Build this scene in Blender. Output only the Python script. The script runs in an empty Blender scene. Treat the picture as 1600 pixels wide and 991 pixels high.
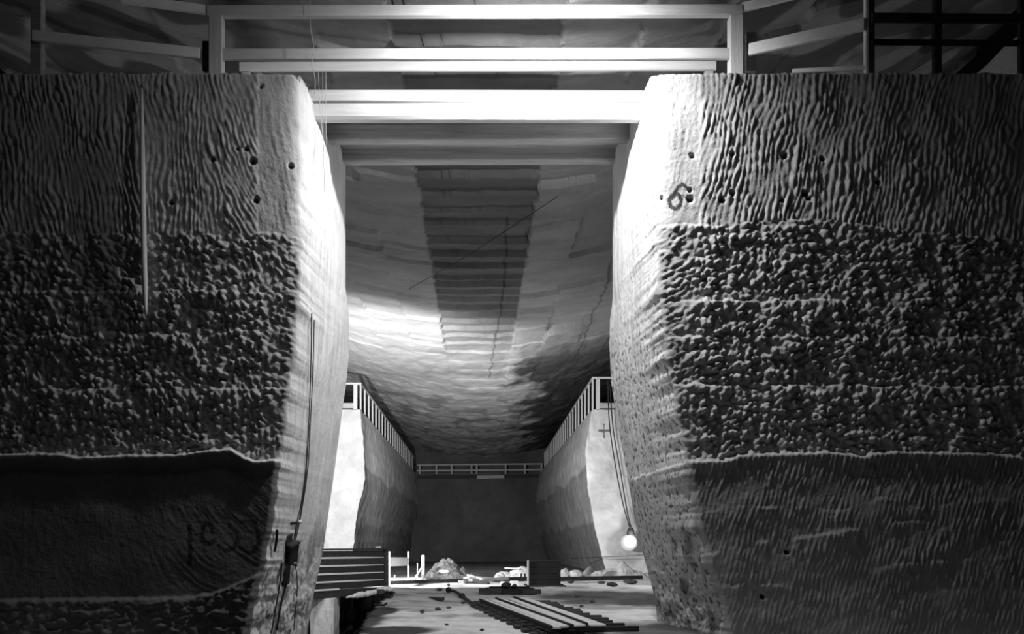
import bpy, bmesh, math, random
import numpy as np
from mathutils import Vector, Matrix
random.seed(7)
SC = bpy.context.scene
COL = SC.collection
F = 1400.0; CX = 748.0; CY = 856.0; EYE = 1.6     # camera: level, eye 1.6 m above the mine floor

def P(px, py, d):
    return Vector(((px-CX)/F*d, d, EYE+(CY-py)/F*d))
def FP(px, py, z=0.0):                              # point at height z seen at that pixel
    d = (EYE-z)*F/(py-CY)
    return P(px, py, d)

# ------------------------------------------------------------------ noise
def _h(ix, iy, seed):
    n = (ix.astype(np.int64)*374761393 + iy.astype(np.int64)*668265263 + seed*1442695041) & 0xffffffff
    n = ((n ^ (n >> 13))*1274126177) & 0xffffffff
    return ((n ^ (n >> 16)) & 0xffffff)/float(0x1000000)
def pn(x, y, seed=0):
    x = np.asarray(x, float); y = np.asarray(y, float)
    x, y = np.broadcast_arrays(x, y)
    ix = np.floor(x); iy = np.floor(y); fx = x-ix; fy = y-iy
    u = fx*fx*fx*(fx*(fx*6-15)+10); v = fy*fy*fy*(fy*(fy*6-15)+10)
    def g(a, b, dx, dy):
        t = _h(ix+a, iy+b, seed)*2*math.pi
        return np.cos(t)*dx+np.sin(t)*dy
    n0 = g(0, 0, fx, fy)*(1-u)+g(1, 0, fx-1, fy)*u
    n1 = g(0, 1, fx, fy-1)*(1-u)+g(1, 1, fx-1, fy-1)*u
    return (n0*(1-v)+n1*v)*1.5
def fbm(x, y, seed=0, o=4):
    r = 0; a = 1.0; s = 1.0
    for k in range(o):
        r = r+a*pn(x*s, y*s, seed+k*17); a *= .5; s *= 2.03
    return r
def worley(x, y, seed=0):
    x, y = np.broadcast_arrays(np.asarray(x, float), np.asarray(y, float))
    ix = np.floor(x); iy = np.floor(y); f1 = np.full(x.shape, 9.); am = np.zeros(x.shape)
    for i in (-1, 0, 1):
        for j in (-1, 0, 1):
            px = ix+i+_h(ix+i, iy+j, seed); py = iy+j+_h(ix+i, iy+j, seed+91)
            d = (x-px)**2+(y-py)**2; m = d < f1
            f1 = np.where(m, d, f1); am = np.where(m, _h(ix+i, iy+j, seed+37), am)
    return f1, am
def sst(a, b, x):
    t = np.clip((x-a)/(b-a), 0, 1); return t*t*(3-2*t)
def itp(x, pts):
    return np.interp(x, [p[0] for p in pts], [p[1] for p in pts])
def segdist(x, y, pts):
    r = np.full(np.shape(x), 1e9)
    for (x0, y0), (x1, y1) in zip(pts[:-1], pts[1:]):
        dx = x1-x0; dy = y1-y0; L = dx*dx+dy*dy+1e-12
        t = np.clip(((x-x0)*dx+(y-y0)*dy)/L, 0, 1)
        r = np.minimum(r, np.hypot(x-x0-t*dx, y-y0-t*dy))
    return r

# ------------------------------------------------------------------ materials
def mat(name, col, rough=.85, noise=0.0, scale=5.0, bump=0.0, bscale=30.0, tone=False, stretch=(1, 1, 1), metal=0.0, spec=.2, detail=8):
    m = bpy.data.materials.new(name); m.use_nodes = True
    nt = m.node_tree; N = nt.nodes; L = nt.links
    b = N['Principled BSDF']; b.inputs['Roughness'].default_value = rough
    b.inputs['Metallic'].default_value = metal; b.inputs['Specular IOR Level'].default_value = spec
    tc = N.new('ShaderNodeTexCoord'); mp = N.new('ShaderNodeMapping'); mp.inputs['Scale'].default_value = stretch
    L.new(tc.outputs['Object'], mp.inputs['Vector'])
    nz = N.new('ShaderNodeTexNoise'); nz.inputs['Scale'].default_value = scale; nz.inputs['Detail'].default_value = detail
    nz.inputs['Roughness'].default_value = .65
    L.new(mp.outputs[0], nz.inputs['Vector'])
    mr = N.new('ShaderNodeMapRange'); mr.inputs['From Min'].default_value = .3; mr.inputs['From Max'].default_value = .7
    mr.inputs['To Min'].default_value = col*(1-noise); mr.inputs['To Max'].default_value = min(1, col*(1+noise))
    L.new(nz.outputs['Fac'], mr.inputs['Value'])
    out = mr.outputs[0]
    if tone:
        at = N.new('ShaderNodeAttribute'); at.attribute_name = 'tone'
        mu = N.new('ShaderNodeMath'); mu.operation = 'MULTIPLY'
        L.new(out, mu.inputs[0]); L.new(at.outputs['Fac'], mu.inputs[1]); out = mu.outputs[0]
    L.new(out, b.inputs['Base Color'])
    if bump:
        n2 = N.new('ShaderNodeTexNoise'); n2.inputs['Scale'].default_value = bscale; n2.inputs['Detail'].default_value = 6
        L.new(mp.outputs[0], n2.inputs['Vector'])
        bp = N.new('ShaderNodeBump'); bp.inputs['Strength'].default_value = 1; bp.inputs['Distance'].default_value = bump
        L.new(n2.outputs['Fac'], bp.inputs['Height']); L.new(bp.outputs[0], b.inputs['Normal'])
    return m
M = {}
M['salt'] = mat('rock_salt', .62, noise=.16, scale=1.6, bump=.02, bscale=9, tone=True)
M['saltfar'] = mat('rock_salt_far', .6, noise=.2, scale=.8, bump=.05, bscale=3, tone=True, stretch=(1, .6, 1))
M['ceil'] = mat('hewn_ceiling_salt', .58, noise=.25, scale=.7, bump=.05, bscale=2.5, tone=True, stretch=(.6, 1, 1))
M['floor'] = mat('trodden_salt_floor', .6, noise=.25, scale=1.3, bump=.04, bscale=5, tone=True)
M['white'] = mat('crushed_white_salt', .88, noise=.08, scale=3, bump=.05, bscale=6)
M['rubble'] = mat('grey_salt_rubble', .15, noise=.8, scale=3.5, bump=.08, bscale=5)
M['wood'] = mat('pale_sawn_timber', .6, noise=.13, scale=3, bump=.006, bscale=12, stretch=(.25, 3, 3))
M['wood_lit'] = mat('lit_pale_timber', .9, noise=.07, scale=3, bump=.006, bscale=12, stretch=(.25, 3, 3))  # pale timber made lighter, standing in for lamplight on the wing rails
M['woodv'] = mat('pale_sawn_post', .6, noise=.13, scale=3, bump=.006, bscale=12, stretch=(3, 3, .25))
M['woodg'] = mat('weathered_grey_timber', .42, noise=.3, scale=3, bump=.008, bscale=12, stretch=(.2, 3, 3))
M['woodd'] = mat('dark_tarred_timber', .055, noise=.4, scale=4, bump=.006, bscale=14, stretch=(.3, 3, 3))
M['woodm'] = mat('dark_grey_board', .045, noise=.35, scale=3, bump=.006, bscale=14, stretch=(.3, 3, 3))
M['paint'] = mat('whitewashed_board', .92, noise=.05, scale=4)
M['iron'] = mat('dark_iron', .03, rough=.8, noise=.4, scale=8, spec=.15)
M['rock'] = mat('dark_dirty_stone', .07, noise=.5, scale=6, bump=.03, bscale=12)
M['cable'] = mat('black_cable_sheath', .03, rough=.6)
M['wire'] = mat('pale_thin_wire', .5, rough=.5)
M['porc'] = mat('white_porcelain', .85, rough=.3, spec=.5)
def emis(name, col, st):
    m = bpy.data.materials.new(name); m.use_nodes = True; b = m.node_tree.nodes['Principled BSDF']
    tc = m.node_tree.nodes.new('ShaderNodeTexNoise'); tc.inputs['Scale'].default_value = 1
    b.inputs['Base Color'].default_value = (col, col, col, 1); b.inputs['Emission Color'].default_value = (1, 1, 1, 1)
    b.inputs['Emission Strength'].default_value = st; return m
M['glow'] = emis('lit_opal_glass', .3, .5)

# ------------------------------------------------------------------ object helpers
def link(name, me, m, parent=None):
    o = bpy.data.objects.new(name, me); COL.objects.link(o)
    if m is not None: me.materials.append(m)
    if parent is not None: o.parent = parent
    return o
def tag(o, label, cat=None, group=None, kind=None):
    if label: o['label'] = label
    if cat: o['category'] = cat
    if group: o['group'] = group
    if kind: o['kind'] = kind
    return o
def thing(name, loc, label, cat, group=None):
    o = bpy.data.objects.new(name, None); COL.objects.link(o); o.location = loc; o.empty_display_size = .2
    return tag(o, label, cat, group)
def fin(name, bm, m, parent=None, smooth=False, origin=None):
    """world-space bmesh -> object; origin (world) becomes the object's own origin"""
    off = Vector(parent.location) if parent is not None else Vector((0, 0, 0))
    o0 = Vector(origin) if origin is not None else None
    if o0 is None:
        c = Vector((0, 0, 0))
        for v in bm.verts: c += v.co
        c /= max(1, len(bm.verts)); zmin = min(v.co.z for v in bm.verts)
        o0 = Vector((c.x, c.y, zmin if parent is None else c.z))
    for v in bm.verts: v.co -= o0
    me = bpy.data.meshes.new(name); bm.to_mesh(me); bm.free()
    if smooth: me.shade_smooth()
    o = link(name, me, m, parent); o.location = o0-off
    return o
def grid(name, V, tone, m, kind='structure', smooth=True, close=False):
    n, k = V.shape[:2]
    idx = np.arange(n*k).reshape(n, k)
    a = idx[:-1, :-1].ravel(); b = idx[:-1, 1:].ravel(); c = idx[1:, 1:].ravel(); d = idx[1:, :-1].ravel()
    q = np.stack([a, b, c, d], 1).astype(np.int32)
    me = bpy.data.meshes.new(name)
    me.vertices.add(n*k); me.vertices.foreach_set('co', V.reshape(-1).astype(np.float32))
    me.loops.add(q.size); me.loops.foreach_set('vertex_index', q.ravel())
    me.polygons.add(len(q)); me.polygons.foreach_set('loop_start', (np.arange(len(q))*4).astype(np.int32))
    try: me.polygons.foreach_set('loop_total', np.full(len(q), 4, np.int32))
    except Exception: pass
    me.update(calc_edges=True); me.validate()
    at = me.attributes.new('tone', 'FLOAT', 'POINT'); at.data.foreach_set('value', np.broadcast_to(tone, (n, k)).ravel().astype(np.float32))
    if smooth: me.shade_smooth()
    o = link(name, me, m); o['kind'] = kind
    return o
def bar(bm, p0, p1, w, h, bev=.012, up=(0, 0, 1)):
    """square timber from p0 to p1; h along up, w across"""
    p0 = Vector(p0); p1 = Vector(p1); ax = (p1-p0); L = ax.length; ax.normalize()
    up = Vector(up)
    if abs(ax.dot(up)) > .95: up = Vector((0, 1, 0))
    sd = ax.cross(up).normalized(); u = sd.cross(ax).normalized()
    R = Matrix((ax, sd, u)).transposed().to_4x4(); R.translation = (p0+p1)/2
    t = bmesh.new(); bmesh.ops.create_cube(t, size=1)
    for v in t.verts: v.co = Vector((v.co.x*L, v.co.y*w, v.co.z*h))
    if bev: bmesh.ops.bevel(t, geom=t.edges[:], offset=min(bev, w*.3, h*.3), segments=1, affect='EDGES')
    n0 = len(bm.verts); mp = [bm.verts.new(R @ v.co) for v in t.verts]
    t.verts.index_update()
    for f in t.faces: bm.faces.new([mp[v.index] for v in f.verts])
    t.free()
def mkbar(name, p0, p1, w, h, m, parent=None, bev=.012, up=(0, 0, 1)):
    bm = bmesh.new(); bar(bm, p0, p1, w, h, bev, up); return fin(name, bm, m, parent)
def tube(bm, pts, r, n=8):
    pts = [Vector(p) for p in pts]; rings = []
    for i, p in enumerate(pts):
        t = (pts[min(i+1, len(pts)-1)]-pts[max(i-1, 0)]).normalized()
        a = t.cross(Vector((0, 1, 0)));  a = a if a.length > .1 else t.cross(Vector((1, 0, 0)))
        a.normalize(); b = t.cross(a)
        rr = r[i] if isinstance(r, (list, tuple)) else r
        rings.append([bm.verts.new(p+(a*math.cos(k*2*math.pi/n)+b*math.sin(k*2*math.pi/n))*rr) for k in range(n)])
    for A, B in zip(rings[:-1], rings[1:]):
        for k in range(n): bm.faces.new((A[k], A[(k+1) % n], B[(k+1) % n], B[k]))
    bm.faces.new(rings[0][::-1]); bm.faces.new(rings[-1])
def mktube(name, pts, r, m, parent=None, n=8):
    bm = bmesh.new(); tube(bm, pts, r, n); return fin(name, bm, m, parent, smooth=True)
def curve(pts, k=8):
    pts = [Vector(p) for p in pts]; out = []
    for i in range(len(pts)-1):
        a = pts[max(i-1, 0)]; b = pts[i]; c = pts[i+1]; d = pts[min(i+2, len(pts)-1)]
        for j in range(k):
            t = j/k
            out.append(.5*((2*b)+(c-a)*t+(2*a-5*b+4*c-d)*t*t+(3*b-a-3*c+d)*t**3))
    out.append(pts[-1]); return out
def stone(name, loc, sx, sy, sz, m, seed, parent=None, sub=3, rough=.25):
    bm = bmesh.new(); bmesh.ops.create_icosphere(bm, subdivisions=sub, radius=1)
    r = random.Random(seed)
    cuts = [(Vector((r.gauss(0, 1), r.gauss(0, 1), r.gauss(0, 1))).normalized(), r.uniform(.55, .9)) for _ in range(9)]
    for v in bm.verts:
        for nrm, dd in cuts:
            e = v.co.dot(nrm)-dd
            if e > 0: v.co -= nrm*e*.85
        v.co *= 1+rough*.3*math.sin(5*v.co.x+seed)*math.cos(4*v.co.y+2*v.co.z+seed)
        v.co = Vector((v.co.x*sx, v.co.y*sy, v.co.z*sz))
    zm = min(v.co.z for v in bm.verts)
    for v in bm.verts: v.co += Vector((loc[0], loc[1], loc[2]-zm-.03*sz))
    return fin(name, bm, m, parent)
def heap(name, prof, d, depth, m, seed, amp=.12, nx=110, ny=60, z0=-.05):
    """rubble heap: prof = [(x_world, height)], ridge along x at distance d"""
    xs = np.linspace(prof[0][0], prof[-1][0], nx); t = np.linspace(-1, 1, ny)
    X, T = np.meshgrid(xs, t); H = np.interp(X, [p[0] for p in prof], [p[1] for p in prof])
    env = np.clip(1-np.abs(T)**1.3, 0, 1)
    f1, am = worley(X*2.6+3, T*depth*2.6+seed, seed); f2, a2 = worley(X*6, T*depth*6+seed, seed+5)
    rub = .9*np.clip(1-f1, 0, 1)*(.2+.8*am)+.3*np.clip(1-f2, 0, 1)*a2
    e2 = np.clip(env*3, 0, 1)*np.clip((X-xs[0])*4, 0, 1)*np.clip((xs[-1]-X)*4, 0, 1)
    Z = z0+H*env+(rub-.25)*amp*2.2*e2
    V = np.stack([X-(xs[0]+xs[-1])/2, T*depth, Z-z0], -1)
    o = grid(name, V, 1.0, m, kind='stuff', smooth=False)
    o.location = ((xs[0]+xs[-1])/2, d, z0); return o

# ------------------------------------------------------------------ near walls
DF, DC, ZT = 16.0, 19.5, EYE+744*16/1400.
L_A = [(112,466),(200,468),(300,470),(450,469),(540,461),(650,447),(720,437),(830,424),(900,408),(991,392),(1300,360)]
L_B = [(112,480,16.8),(150,487,17.0),(200,499,17.2),(230,505,17.3),(280,511,17.7),(330,516,18.0),(400,527,18.4),(450,538,19.0),(480,544,19.4),(490,545,19.44)]
L_C = [(60,540),(450,540),(500,545),(560,545),(600,541),(640,535),(740,522),(860,505),(930,490),(991,480),(1200,455)]
R_A = [(112,1020),(200,1021),(300,1025),(360,1028),(450,1030),(540,1040),(640,1056),(700,1070),(790,1085),(870,1103),(930,1122),(991,1135),(1300,1190)]
R_B = [(112,1012,16.8),(150,1003,17.0),(195,997,17.2),(220,993,17.3),(260,984,17.6),(300,978,17.9),(380,970,18.4),(430,962,18.9),(480,956,19.4),(490,955,19.44)]
R_C = [(60,957),(470,957),(500,953),(540,952),(600,955),(660,965),(740,980),(800,990),(870,1006),(930,1022),(991,1030),(1200,1055)]
def tabz(tab, d):
    a = sorted([(EYE+(CY-y)/F*d, abs(x-CX)*d/F) for y, x in tab]); return a
def inner_tabs(s):
    A, B, C = (L_A, L_B, L_C) if s < 0 else (R_A, R_B, R_C)
    ta = tabz(A, DF); tc = tabz(C, DC)
    tb = sorted([(EYE+(CY-y)/F*d, abs(x-CX)*d/F, d) for y, x, d in B])
    return ta, tb, tc
def inner_ABC(s, z):
    ta, tb, tc = inner_tabs(s)
    xa = itp(z, ta); xc = itp(z, tc)
    zb0 = tb[0][0]
    xb = np.interp(z, [t[0] for t in tb], [t[1] for t in tb]); db = np.interp(z, [t[0] for t in tb], [t[2] for t in tb])
    low = z < zb0
    xl = xa+(xc-xa)*.6; dl = DF+(DC-DF)*.6
    k = sst(zb0-1.2, zb0, z)                    # below the crease the jamb is one plane
    xb = np.where(low, xl*(1-k)+xb*k, xb); db = np.where(low, dl*(1-k)+db*k, db)
    return xa, xb, db, xc

LEDGE_L = [(-700,716),(0,712),(60,710),(100,711),(125,716),(200,713),(280,712),(330,705),(362,703),(385,716),(400,722),(435,719),(480,719)]
LEDGE_R = [(1000,726),(1075,722),(1140,720),(1152,713),(1230,710),(1300,708),(1330,712),(1350,716),(1362,710),(1400,707),(1460,709),(1540,710),(1600,716),(2300,720)]
HOLES_L = [(395,252,6),(454,259,4.5),(333,250,4),(408,135,3.5),(400,313,5),(385,233,4),(268,317,4),(372,233,3)]
HOLES_R = [(1082,243,4),(1144,241,4.5),(1226,243,6),(1128,312,5),(1144,302,4.5),(1078,311,5.5),(1078,297,3.5),(1222,312,4.5),(1258,303,5),(1264,310,4),(1371,285,4.5),(1285,248,4),(1035,308,2.5),(1228,863,4),(1190,932,4)]
SIX = [[(1071,291),(1066,289),(1060,292),(1055,300),(1052,309)],
       [(1056,302),(1061,305),(1065,313),(1062,323),(1055,327),(1048,322),(1046,313),(1050,305),(1056,302)]]
YEAR = [[(297,822),(299,840),(299,862),(298,880)], [(333,832),(331,822),(323,818),(317,830),(318,845),(325,851),(337,845)],
        [(360,822),(371,832),(373,845),(366,857),(354,861),(343,853)], [(380,815),(398,815),(404,832),(406,848),(398,862),(388,864),(376,856)]]
def front_relief(xx, yy, s):
    """relief (m, towards the viewer) and colour tone of the hewn front face; xx, yy are face coordinates at 87.5 per metre"""
    w1 = pn(xx/60, yy/90, 3)*9+pn(xx/22, yy/45, 4)*4
    tone = np.ones_like(xx)
    if s < 0:
        top = 366+5*pn(xx/40, 0, 9); led = itp(xx, LEDGE_L)+1.5*pn(xx/9, 1, 10); edge = 430.
        k = np.where(xx > 318, .22, np.where(xx > 226, .06, .16))
        ph = (xx-k*(yy-112)-np.where(xx > 350, (yy-112)**2*.0007, 0)+w1)/8.2
        smooth = sst(398, 406, xx+4*pn(yy/30, 0, 5))
    else:
        top = itp(xx, [(1000,350),(1120,353),(1200,345),(1290,343),(1330,350),(1400,360),(1600,374),(2300,385)])+4*pn(xx/35, 0, 9)
        led = itp(xx, LEDGE_R)+1.5*pn(xx/9, 1, 10)
        ph = (xx+.2*(yy-112)+w1)/8.6
        smooth = 1-sst(1090, 1100, xx+4*pn(yy/30, 0, 5))
    # zone 1: long wavy pick grooves
    bead = .6+.55*pn(xx/9, yy/13, 21)
    var = np.clip(.75+.7*pn(xx/45, yy/60, 28), .2, 1.4)
    g = (np.abs(np.sin(ph*math.pi))**.7)*bead*var
    fine = pn((xx+.2*s*(yy-112)+w1*.7)/5., yy/60, 31)*.5
    z1 = .050*g*(1-smooth)+.010*fine*smooth+.02*pn(xx/50, yy/60, 6)
    # zone 2: blunt pick bites in tilted courses
    a = math.radians(52 if s < 0 else -42)
    U = (xx*math.cos(a)+yy*math.sin(a)+6*pn(xx/50, yy/50, 40)); W = (-xx*math.sin(a)+yy*math.cos(a)+10*pn(xx/70, yy/70, 41))
    f1, am = worley(U/12, W/8, 42); f2, a2 = worley(U/8, W/6, 43)
    bl = 1.15*np.exp(-3.2*f1)*(.35+.9*am)+.45*np.exp(-3*f2)*(.2+.8*a2)+.45*pn(xx/24, yy/24, 44)
    if s < 0: lines = [top, 455+6*pn(xx/60, 3, 12)+.0*xx, 523+8*pn(xx/50, 5, 13)-np.clip((xx-300)/15, 0, 9), 607+3*pn(xx/50, 6, 14)]
    else: lines = [top, 470-np.clip((xx-1200)/40, 0, 5)+4*pn(xx/60, 3, 12), 526+4*pn(xx/50, 5, 13), 600+5*pn(xx/50, 6, 14)+np.clip((xx-1200)/80, 0, 6)]
    z2 = .062*bl*np.clip(1+.5*pn(xx/40, yy/40, 45), .4, 1.5)
    near = sst(405, 445, xx) if s < 0 else sst(1105, 1062, xx)
    fan = np.abs(np.sin(math.pi*(yy-(.55 if s < 0 else -.45)*xx+5*pn(xx/20, yy/20, 47))/9.5))**.8
    z2 = z2*(1-.6*near)+near*.028*fan*(.6+.6*pn(xx/12, yy/12, 48))
    for i, ln in enumerate(lines):
        z2 = z2+(.05 if i else .03)*sst(-1, 3, yy-ln)*np.clip(1-(yy-ln)/70, 0, 1)*np.clip(.75+1.0*pn(xx/60, i*3.3, 55), 0.1, 1.3)
    z2 = z2*1.0-.03
    # zone 3: finer faces below the long ledge
    t = yy-led
    if s < 0:
        an = np.clip((xx-200)/235, 0, 1); sl = .9*an
        f3 = .010*np.abs(pn((xx-(yy-720)*sl)/4.2+w1*.05, yy/70, 61))*(.3+1.2*an)+.02*pn(xx/80, yy/60, 62)
        z3 = f3+.0
        low = itp(xx, [(-700,936),(0,936),(150,935),(240,934),(300,932),(340,925),(375,910),(408,895),(440,885)])+2*pn(xx/12, 0, 66)
        z3 = z3+sst(-1, 4, yy-low)*(.09+.06*np.abs(fbm(xx/30, yy/14, 67, 3)))
        for st in YEAR: tone = np.where(segdist(xx, yy, st) < 3.6, .35, tone)
    else:
        ph3 = (xx+.3*(yy-720)+4*pn(xx/40, yy/40, 63))/7.6
        f3 = .026*np.abs(np.sin(ph3*math.pi))*(.6+.6*pn(xx/9, yy/16, 64))*np.clip(.9+pn(xx/60, yy/50, 68), .2, 1.5)+.02*pn(xx/80, yy/60, 62)
        z3 = f3
        for ln in (itp(xx, [(1000,806),(1095,800),(1150,790),(1250,793),(1290,798),(1340,794),(1375,775),(1430,792),(1540,780),(1700,776)]),
                   itp(xx, [(1000,880),(1110,864),(1160,848),(1260,838),(1400,815),(1700,800)]), itp(xx, [(1000,920),(1200,912),(1260,920),(1400,880),(1700,860)])):
            z3 = z3+.022*sst(-1, 4, yy-ln+3*pn(xx/10, yy*0+7, 70))*np.clip(1-(yy-ln)/40, 0, 1)*np.clip(.25+1.9*pn(xx/38, ln/99, 69), 0, 1.2)
        for st in SIX: tone = np.where(segdist(xx, yy, st) < 2.9, .13, tone)
    z3 = z3+.05+(.12 if s < 0 else .045)*np.clip(1-t/26, 0, 1)**2
    m12 = sst(-2, 2, yy-top); m23 = sst(-3.5, 2.5, t)
    if s < 0: m12 = m12*1.0
    h = z1*(1-m12)+z2*m12
    h = h*(1-m23)+z3*m23
    tone = tone*np.where(m12 > .5, np.where(m23 > .5, (.3 if s < 0 else .55), .85), np.where(smooth > .5, 1.12, .95))  # lowest zone darkened in the tone, in place of lamp falloff
    ctr = (xx-(0 if s < 0 else 0))
    # crust: lamplit highlight painted into the tone along the long ledge's lip
    crust = np.exp(-((t-1)/3.6)**2)*(1 if s < 0 else .55)*sst(-.9, -.2, pn(xx/14, 0, 77))
    tone = np.maximum(tone, crust*1.45)
    for hx, hy, hr in (HOLES_L if s < 0 else HOLES_R):
        r = np.hypot(xx-hx, yy-hy+1.5*pn(xx/5, yy/5, 80)); k = 1-sst(hr*.6, hr*1.15, r)
        h = h-.13*k; tone = tone*(1-.75*k)
    # broken top arris
    h = h-.10*np.clip(1-(yy-112)/7, 0, 1)**2*(1+.6*pn(xx/8, 0, 90))
    return h, tone

def near_wall(s, name, zb):
    zs = np.concatenate([np.linspace(zb, -.1, 10)[:-1], np.linspace(-.1, ZT, 430)])
    tf = np.concatenate([np.array([11., 10.5]), np.linspace(10., 0, 500)])     # distance outwards from the arris
    nf = len(tf); ni = 150; ui = np.linspace(0, 1, ni+1)[1:]
    Z = zs[:, None]
    xa, xb, db, xc = [v[:, None] for v in inner_ABC(s, zs)]
    yyw = CY-(Z-EYE)*87.5
    rag = .035*fbm(Z*3.3, 0*Z+s*7, 95, 4)*sst(10.0, 8.0, Z)+.07*pn(Z*1.1, 0*Z, 96)*sst(3.5, 2, Z)
    xa = xa+rag
    X = xa+tf[None, :]
    xx = CX+s*X*87.5; yy = np.broadcast_to(yyw, X.shape)
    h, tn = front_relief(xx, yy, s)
    r = np.where(Z > 6.9, .34, .12) if s > 0 else np.where(Z > 6.9, .26, .10)
    q = np.clip((r-tf[None, :])/r, 0, 1); rnd = r*.5*(1-np.sqrt(np.clip(1-q*q, 0, 1)))
    Yf = DF-h*np.clip(tf[None, :]/.1+.25, 0, 1)+rnd
    Vf = np.stack([s*X, Yf, np.broadcast_to(Z, X.shape)], -1)
    # jamb: arris -> crease -> back arris
    la = np.hypot(xb-xa, db-DF); lc = np.hypot(xc-xb, DC-db); tt = la+lc
    D = ui[None, :]*tt
    k1 = np.clip(D/la, 0, 1); k2 = np.clip((D-la)/lc, 0, 1)
    Xi = np.where(D < la, xa+(xb-xa)*k1, xb+(xc-xb)*k2); Yi = np.where(D < la, DF+(db-DF)*k1, db+(DC-db)*k2)
    # soften the crease
    Yi = Yi+r*.5*np.exp(-D/.35)
    rel = .010*pn(D*14+2*pn(D*2, Z, 3), Z*1.1, 101+s)+.014*pn(D*5, Z*.5, 103+s)+.03*pn(D*1.2, Z*.4, 105)
    pit = fbm(D*10, Z*9, 107+s, 4)
    zone = sst(7.2, 5.2, Z) if s > 0 else sst(3.2, 1.6, Z)
    rel = rel-.016*np.clip(pit-.12, 0, 1)*zone
    # the long ledge crosses the jamb too
    lz = EYE+(CY-(722 if s > 0 else 719))/F*DF-.02*D+.03*pn(D*3, 0*D, 109)
    below = sst(lz+.03, lz-.04, Z); rel = rel+((.05 if s > 0 else .008)*below)
    lowr = sst(1.7, .6, Z); rel = rel+lowr*.05*fbm(D*3, Z*3, 113, 3)
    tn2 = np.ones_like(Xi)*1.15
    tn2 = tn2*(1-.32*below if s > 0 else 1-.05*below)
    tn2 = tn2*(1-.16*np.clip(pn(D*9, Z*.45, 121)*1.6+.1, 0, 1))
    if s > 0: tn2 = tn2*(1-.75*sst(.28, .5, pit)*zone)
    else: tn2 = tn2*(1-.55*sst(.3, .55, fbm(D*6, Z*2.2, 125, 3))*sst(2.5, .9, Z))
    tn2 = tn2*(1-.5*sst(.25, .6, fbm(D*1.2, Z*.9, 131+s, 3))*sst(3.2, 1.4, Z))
    fade = np.clip((1-ui[None, :])*12, 0, 1)
    Xi = Xi-rel*fade; Xi = Xi+rag*(1-ui[None, :])**6
    q = np.clip((r-D)/r, 0, 1); Xi = Xi+r*.5*(1-np.sqrt(np.clip(1-q*q, 0, 1)))*0
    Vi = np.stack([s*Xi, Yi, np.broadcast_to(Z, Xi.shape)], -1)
    Xbk = np.array([4.2, 6, 9, 12, 14.5])[None, :]+0*Z
    Vb = np.stack([s*Xbk, DC+.05*pn(Xbk*2, Z*2, 140), np.broadcast_to(Z, Xbk.shape)], -1)
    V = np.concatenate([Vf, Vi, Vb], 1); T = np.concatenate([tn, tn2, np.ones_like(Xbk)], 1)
    # uneven top arris, then the top surface folded back over
    wob = (.035*pn(X*1.7, 0*X, 150)+.02*pn(X*6, 0*X, 151))
    V[-1, :nf, 2] += wob[-1]
    V[-2, :nf, 2] += wob[-1]*.6
    if s < 0: cor = np.clip((.22-np.concatenate([tf, np.abs(np.linspace(0, .3, ni)), [9]*5]))/.22, 0, 1)**2
    else: cor = np.clip((.30-np.concatenate([tf, np.linspace(0, .3, ni), [9]*5]))/.30, 0, 1)**2
    for j in range(14):
        V[-1-j, :, 2] -= .10*cor*(1-j/14)
    cap = []
    for f in (.02, .35, 1.):
        row = V[-1].copy(); row[:nf, 1] = row[:nf, 1]*(1-f)+(DC-.02)*f
        row[nf:nf+ni, 0] = row[nf:nf+ni, 0]*(1-f)+s*(3.6+.0*ui)*f; row[nf:nf+ni, 1] = row[nf:nf+ni, 1]*(1-f)+(DC-.02)*f
        row[:, 2] = ZT+.0*f+.03; cap.append(row)
    V = np.concatenate([V, np.stack(cap)], 0); T = np.concatenate([T, np.repeat(T[-1:], 3, 0)*.0+1.], 0)
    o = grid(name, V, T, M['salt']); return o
near_wall(-1, 'wall_left', -3.4)
near_wall(1, 'wall_right', -.4)
def surf(px, py, s):
    """distance at which the sight line meets the jamb"""
    best = None
    for d in np.linspace(DF, DC, 141):
        p = P(px, py, d); xa, xb, db, xc = inner_ABC(s, np.array([p.z]))
        x = np.interp(d, [DF, db[0], DC], [xa[0], xb[0], xc[0]])
        e = abs(abs(p.x)-x)
        if best is None or e < best[0]: best = (e, d)
    return best[1]

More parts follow.
